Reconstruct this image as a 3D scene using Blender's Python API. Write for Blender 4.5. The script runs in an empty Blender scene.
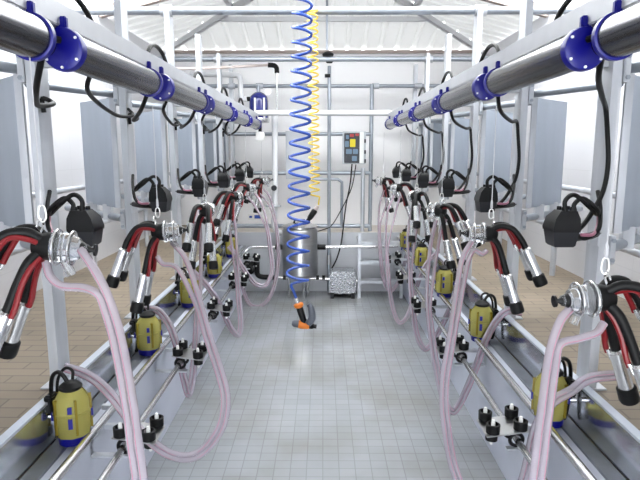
import bpy, bmesh, math, random
from mathutils import Vector, Matrix
random.seed(7)
SC = bpy.context.scene
COL = SC.collection
PI = math.pi
F, PITCH, YAW = 558.0, math.radians(9.16), math.radians(0.31)
EYE = Vector((0, 0, 1.65))
CAMROT = Matrix.Rotation(YAW, 3, 'Z') @ Matrix.Rotation(PI / 2 - PITCH, 3, 'X')

def at(x, y, Y):
    """world point on the plane Y = const seen at pixel x, y"""
    d = CAMROT @ Vector(((x - 320) / F, -(y - 240) / F, -1))
    return EYE + d * (Y / d.y)

# ------------------------------------------------------------------ materials
def lin(c):
    return tuple(((v / 255) / 12.92 if v / 255 <= 0.04045 else ((v / 255 + 0.055) / 1.055) ** 2.4) for v in c) + (1,)

def mat(name, rgb, rough=0.5, metal=0.0, trans=0.0, ior=1.45, noise=0.0, nscale=12, bump=0.0, alpha=1.0, spec=0.5, stretch=None, coat=0):
    m = bpy.data.materials.new(name)
    m.use_nodes = True
    nt = m.node_tree
    b = nt.nodes['Principled BSDF']
    c = lin(rgb)
    b.inputs['Base Color'].default_value = c
    b.inputs['Roughness'].default_value = rough
    b.inputs['Metallic'].default_value = metal
    b.inputs['Transmission Weight'].default_value = trans
    b.inputs['IOR'].default_value = ior
    b.inputs['Specular IOR Level'].default_value = spec
    b.inputs['Coat Weight'].default_value = coat
    b.inputs['Alpha'].default_value = alpha
    if noise or bump:
        tc = nt.nodes.new('ShaderNodeTexCoord')
        n = nt.nodes.new('ShaderNodeTexNoise')
        n.inputs['Scale'].default_value = nscale
        n.inputs['Detail'].default_value = 5
        if stretch:
            mp = nt.nodes.new('ShaderNodeMapping')
            mp.inputs['Scale'].default_value = stretch
            nt.links.new(tc.outputs['Object'], mp.inputs['Vector'])
            nt.links.new(mp.outputs['Vector'], n.inputs['Vector'])
        else:
            nt.links.new(tc.outputs['Object'], n.inputs['Vector'])
        if noise:
            r = nt.nodes.new('ShaderNodeValToRGB')
            r.color_ramp.elements[0].position = 0.3
            r.color_ramp.elements[1].position = 0.7
            r.color_ramp.elements[0].color = tuple(v * (1 - noise) for v in c[:3]) + (1,)
            r.color_ramp.elements[1].color = tuple(min(1, v * (1 + noise)) for v in c[:3]) + (1,)
            nt.links.new(n.outputs['Fac'], r.inputs['Fac'])
            nt.links.new(r.outputs['Color'], b.inputs['Base Color'])
        if bump:
            bp = nt.nodes.new('ShaderNodeBump')
            bp.inputs['Strength'].default_value = bump
            bp.inputs['Distance'].default_value = 0.01
            nt.links.new(n.outputs['Fac'], bp.inputs['Height'])
            nt.links.new(bp.outputs['Normal'], b.inputs['Normal'])
    return m

M = dict(
    galv=mat('galvanised steel', (190, 193, 199), 0.42, 0.45, noise=0.18, nscale=9, stretch=(1, 1, .25)),
    sheet=mat('galvanised sheet', (156, 165, 177), 0.36, 0.5, noise=0.07, nscale=6, stretch=(1, 1, .3)),
    pipe=mat('zinc pipe', (152, 158, 166), 0.4, 0.6, noise=0.08, nscale=6),
    alu=mat('aluminium', (176, 178, 183), 0.42, 0.3, noise=0.05, nscale=10),
    steel=mat('stainless steel', (214, 214, 214), 0.24, 1.0),
    brushed=mat('brushed stainless', (178, 178, 178), 0.3, 1.0, noise=0.08, nscale=5, stretch=(1, 1, 12)),
    cyl=mat('polished cylinder steel', (92, 92, 96), 0.2, 1.0),
    plate=mat('kerb steel', (206, 210, 218), 0.15, 0.92, noise=0.05, nscale=4),
    lip=mat('kerb lip', (184, 190, 200), 0.4, 0.4),
    black=mat('black rubber', (12, 12, 13), 0.5, spec=.25, noise=0.1, nscale=20),
    blackgloss=mat('black plastic', (13, 13, 15), 0.35, spec=.3),
    greybox=mat('dark grey plastic', (42, 43, 47), 0.45, spec=.3),
    blue=mat('blue plastic', (5, 5, 116), 0.35, spec=.4),
    navy=mat('navy enamel', (30, 36, 110), 0.2, coat=.6),
    red=mat('red rubber', (116, 11, 19), 0.35),
    clear=mat('clear polycarbonate', (238, 240, 244), 0.04, trans=0.9, ior=1.3),
    hose=mat('pinkish clear hose', (222, 211, 223), 0.18, trans=0.62, ior=1.2, spec=.6),
    stripe=mat('red hose stripe', (160, 104, 124), 0.35),
    amber=mat('amber polysulfone', (224, 214, 122), 0.12, trans=0.66, ior=1.15),
    amberdark=mat('amber rib', (150, 132, 48), 0.2, trans=0.3),
    white=mat('white plastic', (236, 236, 234), 0.4),
    whitepipe=mat('white pipe', (216, 217, 220), 0.35),
    cord=mat('white cord', (186, 186, 190), 0.6),
    coil=mat('blue coil hose', (58, 90, 178), 0.25, trans=0.1),
    yellow=mat('yellow coil hose', (226, 196, 62), 0.3),
    orange=mat('orange plastic', (226, 124, 34), 0.35),
    gungrey=mat('grey lever', (92, 96, 106), 0.4),
    cabinet=mat('grey cabinet', (186, 190, 196), 0.45),
    yellowlabel=mat('yellow label', (222, 206, 40), 0.5),
    bluegrey=mat('blue grey component', (104, 128, 150), 0.4),
    redlabel=mat('red component', (176, 60, 60), 0.4),
    darkpanel=mat('dark backplate', (52, 55, 62), 0.4),
    copper=mat('pinkish pipe', (206, 192, 188), 0.4),
    paleconc=mat('pit wall paint', (184, 188, 201), 0.5, noise=0.04, nscale=5),
    cream=mat('cream screed', (214, 206, 198), 0.6, noise=0.05, nscale=4),
    endwall=mat('end wall paint', (184, 186, 192), 0.5, noise=0.06, nscale=3),
    ledge=mat('dark groove', (112, 116, 124), 0.35, 0.3, noise=.15),
    truss=mat('roof steel', (188, 188, 190), 0.5, 0.1),
    brownsteel=mat('brown roof steel', (160, 146, 139), 0.5),
)

def mat_tiles():
    m = bpy.data.materials.new('wet pit tiles'); m.use_nodes = True
    nt = m.node_tree; b = nt.nodes['Principled BSDF']; N = nt.nodes.new; L = nt.links.new
    tc = N('ShaderNodeTexCoord')
    br = N('ShaderNodeTexBrick'); br.offset = 0.0
    for k, v in {'Scale': 1.0, 'Mortar Size': 0.0026, 'Mortar Smooth': 0.3, 'Brick Width': 0.085, 'Row Height': 0.075}.items():
        br.inputs[k].default_value = v
    br.inputs['Color1'].default_value = lin((150, 153, 158)); br.inputs['Color2'].default_value = lin((145, 148, 152))
    br.inputs['Mortar'].default_value = lin((131, 133, 137))
    L(tc.outputs['Object'], br.inputs['Vector'])
    n = N('ShaderNodeTexNoise'); n.inputs['Scale'].default_value = 1.6; n.inputs['Detail'].default_value = 6
    L(tc.outputs['Object'], n.inputs['Vector'])
    st = N('ShaderNodeValToRGB'); st.color_ramp.elements[0].position = .42; st.color_ramp.elements[1].position = .72
    st.color_ramp.elements[0].color = (1, 1, 1, 1); st.color_ramp.elements[1].color = lin((218, 212, 200))
    L(n.outputs['Fac'], st.inputs['Fac'])
    mx = N('ShaderNodeMix'); mx.data_type = 'RGBA'; mx.blend_type = 'MULTIPLY'; mx.inputs['Factor'].default_value = .8
    L(br.outputs['Color'], mx.inputs['A']); L(st.outputs['Color'], mx.inputs['B'])
    L(mx.outputs['Result'], b.inputs['Base Color'])
    n2 = N('ShaderNodeTexNoise'); n2.inputs['Scale'].default_value = 1.1; n2.inputs['Detail'].default_value = 1
    mp = N('ShaderNodeMapping'); mp.inputs['Location'].default_value = (3.1, 1.7, 0)
    L(tc.outputs['Object'], mp.inputs['Vector']); L(mp.outputs['Vector'], n2.inputs['Vector'])
    rr = N('ShaderNodeValToRGB'); rr.color_ramp.elements[0].position = .36; rr.color_ramp.elements[1].position = .62
    rr.color_ramp.elements[0].color = (.03, .03, .03, 1); rr.color_ramp.elements[1].color = (.24, .24, .24, 1)
    L(n2.outputs['Fac'], rr.inputs['Fac']); L(rr.outputs['Color'], b.inputs['Roughness'])
    b.inputs['Specular IOR Level'].default_value = .9
    bp = N('ShaderNodeBump'); bp.inputs['Strength'].default_value = .25; bp.inputs['Distance'].default_value = .003
    inv = N('ShaderNodeMath'); inv.operation = 'SUBTRACT'; inv.inputs[0].default_value = 1
    L(br.outputs['Fac'], inv.inputs[1]); L(inv.outputs[0], bp.inputs['Height']); L(bp.outputs['Normal'], b.inputs['Normal'])
    return m

def mat_brick():
    m = bpy.data.materials.new('brown brick paving'); m.use_nodes = True
    nt = m.node_tree; b = nt.nodes['Principled BSDF']; N = nt.nodes.new; L = nt.links.new
    tc = N('ShaderNodeTexCoord')
    br = N('ShaderNodeTexBrick')
    for k, v in {'Scale': 1.0, 'Mortar Size': 0.004, 'Mortar Smooth': 0.3, 'Brick Width': 0.22, 'Row Height': 0.075}.items():
        br.inputs[k].default_value = v
    br.inputs['Color1'].default_value = lin((140, 126, 109)); br.inputs['Color2'].default_value = lin((130, 118, 102))
    br.inputs['Mortar'].default_value = lin((106, 95, 85))
    L(tc.outputs['Object'], br.inputs['Vector'])
    n = N('ShaderNodeTexNoise'); n.inputs['Scale'].default_value = 3; n.inputs['Detail'].default_value = 6
    L(tc.outputs['Object'], n.inputs['Vector'])
    mx = N('ShaderNodeMix'); mx.data_type = 'RGBA'; mx.blend_type = 'MULTIPLY'; mx.inputs['Factor'].default_value = .25
    L(br.outputs['Color'], mx.inputs['A']); L(n.outputs['Fac'], mx.inputs['B'])
    L(mx.outputs['Result'], b.inputs['Base Color'])
    b.inputs['Roughness'].default_value = .65
    return m

def mat_wall(name, rgb, seam):
    m = bpy.data.materials.new(name); m.use_nodes = True
    nt = m.node_tree; b = nt.nodes['Principled BSDF']; N = nt.nodes.new; L = nt.links.new
    tc = N('ShaderNodeTexCoord')
    mp = N('ShaderNodeMapping'); mp.inputs['Rotation'].default_value = (PI / 2, 0, PI / 2)
    sep = N('ShaderNodeSeparateXYZ'); L(tc.outputs['Object'], sep.inputs[0])
    cmb = N('ShaderNodeCombineXYZ')
    add = N('ShaderNodeMath'); add.operation = 'ADD'
    L(sep.outputs['X'], add.inputs[0]); L(sep.outputs['Y'], add.inputs[1])
    L(add.outputs[0], cmb.inputs['X']); L(sep.outputs['Z'], cmb.inputs['Y'])
    br = N('ShaderNodeTexBrick'); br.offset = 0
    for k, v in {'Scale': 1.0, 'Mortar Size': 0.003, 'Brick Width': 0.6, 'Row Height': 0.3}.items():
        br.inputs[k].default_value = v
    c = lin(rgb)
    br.inputs['Color1'].default_value = c; br.inputs['Color2'].default_value = c
    br.inputs['Mortar'].default_value = tuple(v * seam for v in c[:3]) + (1,)
    L(cmb.outputs[0], br.inputs['Vector']); L(br.outputs['Color'], b.inputs['Base Color'])
    b.inputs['Roughness'].default_value = .5
    return m

def mat_roof(nm='white roof sheet', fac=.04, refl=.60):
    m = bpy.data.materials.new(nm); m.use_nodes = True
    nt = m.node_tree; nt.nodes.clear(); N = nt.nodes.new; L = nt.links.new
    out = N('ShaderNodeOutputMaterial'); mix = N('ShaderNodeMixShader'); d = N('ShaderNodeBsdfDiffuse'); t = N('ShaderNodeBsdfTranslucent')
    d.inputs['Color'].default_value = (refl, refl, refl * .98, 1); t.inputs['Color'].default_value = (.84, .84, .83, 1)
    mix.inputs['Fac'].default_value = fac
    L(d.outputs[0], mix.inputs[1]); L(t.outputs[0], mix.inputs[2]); L(mix.outputs[0], out.inputs['Surface'])
    return m

M['tiles'] = mat_tiles(); M['brick'] = mat_brick(); M['roof'] = mat_roof(); M['added_skylight'] = mat_roof('added clear sheet', .88, .86)  # unseen clear sheets are added to bring daylight into the room
M['sidewall'] = mat_wall('side wall panels', (203, 203, 207), .93)  # greyer than the back wall: its weaker light is put into the colour
M['backwall'] = mat_wall('back wall panels', (248, 247, 248), .99)  # overexposed brightness is put into this near-white colour
def mat_tread():
    m = mat('embossed tread plate', (200, 202, 206), .25, .9)
    nt = m.node_tree; b = nt.nodes['Principled BSDF']; N = nt.nodes.new; L = nt.links.new
    tc = N('ShaderNodeTexCoord'); v = N('ShaderNodeTexVoronoi'); v.inputs['Scale'].default_value = 48
    mp = N('ShaderNodeMapping'); mp.inputs['Rotation'].default_value = (0, .7, .7)
    L(tc.outputs['Object'], mp.inputs['Vector']); L(mp.outputs['Vector'], v.inputs['Vector'])
    bp = N('ShaderNodeBump'); bp.inputs['Strength'].default_value = .9; bp.inputs['Distance'].default_value = .012
    L(v.outputs['Distance'], bp.inputs['Height']); L(bp.outputs['Normal'], b.inputs['Normal'])
    return m
M['tread'] = mat_tread()

# ------------------------------------------------------------------ mesh helpers
def frame(d):
    d = d.normalized()
    a = Vector((0, 0, 1)) if abs(d.z) < .9 else Vector((0, 1, 0))
    u = d.cross(a).normalized()
    return u, d.cross(u).normalized()

def cr(pts, n=8):
    """Catmull-Rom through pts"""
    P = [Vector(p) for p in pts]
    if len(P) < 3: return P
    P = [2 * P[0] - P[1]] + P + [2 * P[-1] - P[-2]]
    out = []
    for i in range(1, len(P) - 2):
        a, b, c, d = P[i - 1:i + 3]
        for k in range(n):
            t = k / n
            out.append(.5 * ((2 * b) + (c - a) * t + (2 * a - 5 * b + 4 * c - d) * t * t + (3 * b - a - 3 * c + d) * t ** 3))
    out.append(P[-2])
    return out

class MB:
    def __init__(s, ym=1):
        s.bm = bmesh.new(); s.ym = ym
    def ring(s, c, u, v, r, seg):
        return [s.bm.verts.new(c + (u * math.cos(2 * PI * k / seg) + v * math.sin(2 * PI * k / seg)) * r) for k in range(seg)]
    def bridge(s, A, B):
        n = len(A)
        for k in range(n):
            s.bm.faces.new((A[k], A[(k + 1) % n], B[(k + 1) % n], B[k]))
    def tube(s, pts, r, seg=10, n=0, caps=True):
        P = cr(pts, n) if n else [Vector(p) for p in pts]
        R = r if callable(r) else (lambda t: r)
        t0 = (P[1] - P[0]).normalized()
        u, v = frame(t0)
        prev = None; m = len(P)
        for i, p in enumerate(P):
            t = ((P[min(i + 1, m - 1)] - P[i]).normalized() + (P[i] - P[max(i - 1, 0)]).normalized())
            if t.length < 1e-6: t = t0
            t.normalize()
            u = (u - t * u.dot(t))
            u = u.normalized() if u.length > 1e-5 else frame(t)[0]
            v = t.cross(u)
            ring = s.ring(p, u, v, R(i / (m - 1)), seg)
            if prev: s.bridge(prev, ring)
            elif caps: s.bm.faces.new(ring[::-1])
            prev = ring
        if caps: s.bm.faces.new(prev)
        return s
    def lathe(s, prof, o=(0, 0, 0), axis=(0, 0, 1), seg=20, closed=True):
        o = Vector(o); ax = Vector(axis).normalized(); u, v = frame(ax)
        prev = None
        for (t, r) in prof:
            ring = s.ring(o + ax * t, u, v, max(r, 1e-4), seg)
            if prev: s.bridge(prev, ring)
            elif closed: s.bm.faces.new(ring[::-1])
            prev = ring
        if closed: s.bm.faces.new(prev)
        return s
    def cyl(s, a, b, r, seg=14):
        a, b = Vector(a), Vector(b)
        return s.lathe([(0, r), ((b - a).length, r)], a, b - a, seg)
    def box(s, lo, hi, bev=0, mtx=None):
        r = bmesh.ops.create_cube(s.bm, size=1)
        lo, hi = Vector(lo), Vector(hi)
        vs = r['verts']
        for v in vs:
            v.co = Vector((lo[i] + (v.co[i] + .5) * (hi[i] - lo[i]) for i in range(3)))
        if bev:
            es = list({e for v in vs for e in v.link_edges})
            rb = bmesh.ops.bevel(s.bm, geom=es, offset=bev, segments=2, affect='EDGES', clamp_overlap=True)
            vs = list({v for f in rb['faces'] for v in f.verts} | {v for v in vs if v.is_valid})
            seen = set(vs); st = list(vs)
            while st:
                v = st.pop()
                for e in v.link_edges:
                    w = e.other_vert(v)
                    if w not in seen: seen.add(w); st.append(w)
            vs = list(seen)
        if mtx is not None:
            for v in vs: v.co = mtx @ v.co
        return s
    def bar(s, a, b, w, h, up=(0, 0, 1)):
        a, b = Vector(a), Vector(b); d = (b - a).normalized(); up = Vector(up)
        x = d.cross(up)
        x = x.normalized() if x.length > 1e-4 else Vector((1, 0, 0))
        z = x.cross(d).normalized()
        q = []
        for p in (a, b):
            q.append([s.bm.verts.new(p + x * (i * w / 2) + z * (j * h / 2)) for i, j in ((-1, -1), (1, -1), (1, 1), (-1, 1))])
        s.bm.faces.new(q[0][::-1]); s.bm.faces.new(q[1]); s.bridge(q[0], q[1])
        return s
    def prism(s, poly, z0, z1):
        A = [s.bm.verts.new((x, y, z0)) for x, y in poly]; B = [s.bm.verts.new((x, y, z1)) for x, y in poly]
        s.bm.faces.new(A[::-1]); s.bm.faces.new(B); s.bridge(A, B)
        return s
    def torus(s, c, axis, R, r, seg=24, k=8):
        u, v = frame(Vector(axis)); c = Vector(c)
        pts = [c + (u * math.cos(2 * PI * i / seg) + v * math.sin(2 * PI * i / seg)) * R for i in range(seg)]
        ax = Vector(axis).normalized(); rings = []
        for i in range(seg):
            o = (pts[i] - c).normalized()
            rings.append([s.bm.verts.new(pts[i] + (o * math.cos(2 * PI * j / k) + ax * math.sin(2 * PI * j / k)) * r) for j in range(k)])
        for i in range(seg): s.bridge(rings[i], rings[(i + 1) % seg])
        return s
    def quad(s, *p):
        s.bm.faces.new([s.bm.verts.new(q) for q in p]); return s
    def build(s, name, m, parent=None, off=None, label=None):
        if off is not None:
            for v in s.bm.verts: v.co -= Vector(off)
        if s.ym < 0:
            for v in s.bm.verts: v.co.y = -v.co.y
        bmesh.ops.recalc_face_normals(s.bm, faces=s.bm.faces)
        for e in s.bm.edges:
            e.smooth = not (len(e.link_faces) == 2 and e.calc_face_angle(0) > math.radians(38))
        for f in s.bm.faces: f.smooth = True
        me = bpy.data.meshes.new(name); s.bm.to_mesh(me); s.bm.free()
        me.materials.append(M[m] if isinstance(m, str) else m)
        o = bpy.data.objects.new(name, me); COL.objects.link(o)
        if parent: o.parent = parent
        if label: o['label'] = label
        return o

def tag(o, label, cat, group=None):
    o['label'] = label; o['category'] = cat
    if group: o['group'] = group
    return o
def thing(name, label=None, cat=None, loc=(0, 0, 0), rz=0, group=None):
    o = bpy.data.objects.new(name, None); COL.objects.link(o)
    o.empty_display_size = .05
    o.location = loc; o.rotation_euler = (0, 0, rz)
    if label: tag(o, label, cat, group)
    return o
def struct(o):
    o['kind'] = 'structure'; return o
KIDS = {}
def copy_tree(o, parent=None):
    c = o.copy(); COL.objects.link(c)
    if parent: c.parent = parent
    for ch in [x for x in list(COL.objects) if x.parent == o]: copy_tree(ch, c)
    return c

ORD = ['nearest the camera', 'second from camera', 'third from camera', 'fourth from camera', 'fifth from camera', 'farthest from camera']
SIDE = {-1: 'left', 1: 'right'}
def rz(s): return 0 if s < 0 else PI

# ------------------------------------------------------------------ camera
cam = bpy.data.objects.new('camera', bpy.data.cameras.new('camera')); COL.objects.link(cam)
cam.data.sensor_width = 36; cam.data.lens = F / 640 * 36; cam.data.clip_start = .05
cam.matrix_world = Matrix.Translation(EYE) @ CAMROT.to_4x4()
SC.camera = cam

# ------------------------------------------------------------------ setting
PLAT, PITX, WX, Y0, Y1, YEND = .70, .93, 1.95, -1.2, 7.1, 6.44
EAVE = 2.83
struct(MB().box((-PITX, Y0, -.1), (PITX, YEND, 0)).build('floor', 'tiles'))
for s in (-1, 1):
    sn = SIDE[s]
    def X(a): return s * a
    def bx(x0, x1, *r): return (min(X(x0), X(x1)), max(X(x0), X(x1)))
    a, b = bx(PITX, 1.03)
    m = MB().box((a, Y0, -.1), (b, YEND, .545))
    struct(m.build('pit_wall', 'paleconc'))
    m = MB(); a, b = bx(.96, 1.02); m.box((a, Y0, .545), (b, YEND, .556)); struct(m.build('pit_ledge', 'ledge'))
    a, b = bx(1.06, WX)
    struct(MB().box((a, Y0, -.1), (b, Y1, PLAT)).build('platform_floor', 'brick'))
    a, b = bx(WX, WX + .12)
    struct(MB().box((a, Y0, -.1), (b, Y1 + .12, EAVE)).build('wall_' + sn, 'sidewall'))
struct(MB().box((-1.06, YEND, -.1), (1.06, Y1, PLAT)).build('platform_floor', 'cream'))
struct(MB().box((-1.03, YEND - .012, 0), (1.03, YEND, PLAT + .002)).build('pit_end_wall', 'endwall'))
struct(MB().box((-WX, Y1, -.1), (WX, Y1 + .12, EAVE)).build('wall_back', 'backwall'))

# unseen near end wall, added to shade the steel; assumed doorway lets daylight in
fw = MB()
fw.box((-WX - .12, Y0 - .42, -.1), (-.85, Y0 - .3, 3.6)).box((.85, Y0 - .42, -.1), (WX + .12, Y0 - .3, 3.6)).box((-.85, Y0 - .42, 2.3), (.85, Y0 - .3, 3.6))
struct(fw.build('wall_front_added', 'sidewall'))
# kerb plates: polished sheet with a folded lip
for s in (-1, 1):
    t = thing('kerb_plate', f'long polished stainless splash plate edging the {SIDE[s]} platform above the pit', 'kerb plate', (s * 1.03, 0, .556))
    o = t.location
    lo, hi = sorted((s * 1.026, s * 1.032))
    MB().box((lo, Y0, .556), (hi, YEND, .72)).build('sheet', 'plate', t, o)
    lo, hi = sorted((s * 1.022, s * 1.056))
    MB().box((lo, Y0, .716), (hi, YEND, .726)).build('folded_lip', 'lip', t, o, 'pale folded top lip')

# roof: hipped corrugated sheets
SL = .26
def roof_z(x, y, h=0):
    return EAVE + .05 + h + SL * min(WX - abs(x), max(Y1 - y, 0))
def rib(q):
    """trapezoid rib profile offsets over one .2 m pitch"""
    return [(0, 0), (.13, 0), (.15, .03), (.18, .03)]
def roof():
    m = MB(); bm = m.bm
    EX = .12
    # back slope: ribs along y
    xs = []
    x = -WX - EX
    while x < WX + EX:
        for dx, h in rib(0): xs.append((min(x + dx, WX + EX), h))
        x += .2
    prev = None
    for x, h in xs:
        yt = max(Y1 - (WX - abs(x)), Y1 - WX)
        t = [(x, Y1 + EX, EAVE + .05 - SL * EX + h), (x, yt, EAVE + .05 + SL * (Y1 - yt) + h)]
        v = [bm.verts.new(p) for p in t]
        if prev: bm.faces.new((prev[0], v[0], v[1], prev[1]))
        prev = v
    o = struct(m.build('ceiling', 'roof'))
    for s, ya, yb, mt in ((-1, 5.1, Y1 + EX, 'roof'), (1, 5.1, Y1 + EX, 'roof'), (-1, 3.1, 5.1, 'added_skylight'), (1, 3.1, 5.1, 'added_skylight'), (-1, Y0 - .3, 3.1, 'roof'), (1, Y0 - .3, 3.1, 'roof')):  # clear sheets over the middle bays are an added daylight source
        m = MB(); bm = m.bm
        ys = []; y = ya
        while y < yb - .01:
            for dy, h in rib(0): ys.append((min(y + dy, yb), h))
            y += .2
        ys.append((yb, 0))
        prev = None
        for y, h in ys:
            xi = max(WX - (Y1 - y), 0) if y > Y1 - WX else 0
            xi = min(xi, WX + EX)
            t = [(s * (WX + EX), y, EAVE + .05 - SL * EX + h), (s * xi, y, EAVE + .05 + SL * (WX - xi) + h)]
            v = [bm.verts.new(p) for p in t]
            if prev: bm.faces.new((prev[0], v[0], v[1], prev[1]))
            prev = v
        struct(m.build('ceiling', mt))
    return o
roof()
for s in (-1, 1):   # hip rafters, slope rafters, purlins
    m = MB(); m.bar((s * WX, Y1, EAVE), (0, Y1 - WX, EAVE + SL * WX), .05, .055); struct(m.build('roof_rafter', 'truss'))
    for y in (5.1, 3.0, 1.0):
        xi = max(0, WX - (Y1 - y))
        m = MB(); m.bar((s * WX, y, EAVE), (s * max(xi, .02), y, EAVE + SL * (WX - max(xi, .02))), .06, .09); struct(m.build('roof_rafter', 'brownsteel'))
    t = 1.0
    m = MB(); m.bar((s * (WX - t), Y1 - t, EAVE + SL * t + .02), (s * (WX - t), Y0, EAVE + SL * t + .02), .05, .05); struct(m.build('roof_purlin', 'truss'))
m = MB(); m.bar((-(WX - .8), Y1 - .8, EAVE + SL * .8), (WX - .8, Y1 - .8, EAVE + SL * .8), .04, .05); struct(m.build('roof_purlin', 'truss'))
m = MB(); m.bar((-WX, Y1 - .02, EAVE + .0), (WX, Y1 - .02, EAVE + .0), .05, .035); struct(m.build('trim_1', 'brownsteel'))
m = MB(); m.bar((0, Y0, EAVE + SL * WX), (0, Y1 - WX, EAVE + SL * WX), .06, .08); struct(m.build('roof_purlin', 'truss'))

# ------------------------------------------------------------------ station rows
S = .92
POSTY = [2.17, 3.12, 4.08, 5.03, 6.0, 6.75]
CLAWY = [1.36 + S * k for k in range(6)]
PX = 1.06

def bolt(m, p, axis, r=.009, h=.008):
    m.lathe([(0, r), (h, r)], p, axis, 6)

# stall posts
def make_post(s):
    t = thing('stall_post', loc=(0, 0, 0))
    w, d, th, l = .05, .036, .004, .012
    poly = [(0, -w), (0, w), (-d, w), (-d, w - l), (-d + th, w - l), (-d + th, w - th), (-th, w - th), (-th, -w + th), (-d + th, -w + th), (-d + th, -w + l), (-d, -w + l), (-d, -w)]
    H = 2.63 - PLAT
    MB().prism(poly, 0, H).build('channel', 'galv', t)
    MB().box((-.075, -.06, 0), (.0, .06, .008), .002).build('foot_plate', 'galv', t)
    MB().box((-.002, -.02, 1.255), (.31, .02, 1.315), .003).build('beam_arm', 'alu', t)
    for z in (1.95, 1.27):
        z -= PLAT
        m = MB(s)
        m.box((-.062, -.06, z - .055), (-.038, .06, z + .055), .003)
        b = m.build('bracket', 'galv', t)
        for dz in (-.038, .038):
            mm = MB(s); bolt(mm, (-.05, -.06, z + dz), (0, -1, 0)); mm.build('bolt', 'pipe', b)
    m = MB()
    bolt(m, (0, 0, 1.285 + .05), (1, 0, 0)); m.build('bolt', 'pipe', t)
    return t

def make_divider(s):
    t = thing('stall_divider')
    z1, z0 = 1.95 - PLAT, 1.27 - PLAT
    ym = -s   # left: ym 1
    m = MB(ym); m.tube([(-.07, 0, z1), (-.07 - .21, -.52, z1)], .021, 14); m.build('upper_rail', 'pipe', t)
    dx, dy = -.30, .30
    m = MB(ym); m.tube([(-.07, 0, z0), (-.07 + dx * 1.9, dy * 1.9, z0)], .021, 14); m.build('lower_rail', 'pipe', t)
    # folded sheet panel, front edge at the post
    n = Vector((dx, dy, 0)).normalized(); pr = Vector((-n.y, n.x, 0))
    a = Vector((-.085, .0, 0)); b = a + Vector((dx, dy, 0))
    th = .022
    m = MB(ym)
    for (p, q, w) in ((a, b, th),):
        m.bar(p + Vector((0, 0, z0 + .36)), q + Vector((0, 0, z0 + .36)), th, .60)
    m.build('panel', 'sheet', t)
    m = MB(ym)
    m.bar(a + Vector((0, -.012, z0 + .06)), a + Vector((0, -.012, z0 + .66)), .03, .012, (0, 1, 0)); m.build('folded_edge', 'galv', t)
    for f in (.35, .8):
        p = a + Vector((dx, dy, 0)) * f
        m = MB(ym); m.bar(p + Vector((0, 0, z0 - .02)), p + Vector((0, 0, z0 + .07)), .05, .03, (0, 1, 0)); m.build('hanger', 'galv', t)
    return t

def make_cylinder():
    """local origin: near disc centre, axis +Y away from camera"""
    t = thing('lift_cylinder')
    L = .74; R = .05
    MB().lathe([(.012, R), (L, R)], (0, 0, 0), (0, 1, 0), 36).build('tube', 'cyl', t)
    R2 = .0575
    c = MB().lathe([(-.014, R2 - .012), (-.010, R2 - .003), (0, R2), (.014, R2), (.017, R + .002)], (0, 0, 0), (0, 1, 0), 32).build('end_cap', 'blue', t, label='round blue end cap')
    MB().box((-.014, -.006, .045), (.014, .012, .084), .004).build('tab', 'blue', c)
    for ang in (35, 145, 215, 270, 325):
        mm = MB(); bolt(mm, (math.cos(math.radians(ang)) * .048, -.012, math.sin(math.radians(ang)) * .048), (0, -1, 0), .004, .004); mm.build('screw', 'white', c)
    r = MB().lathe([(L - .014, R + .001), (L - .012, R2 - .002), (L + .004, R2 - .002), (L + .006, R - .01)], (0, 0, 0), (0, 1, 0), 32).build('end_ring', 'blue', t, label='blue ring flange at the far end')
    MB().box((-.012, L - .012, .045), (.012, L + .004, .08), .003).build('tab', 'blue', r)
    return t

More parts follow.
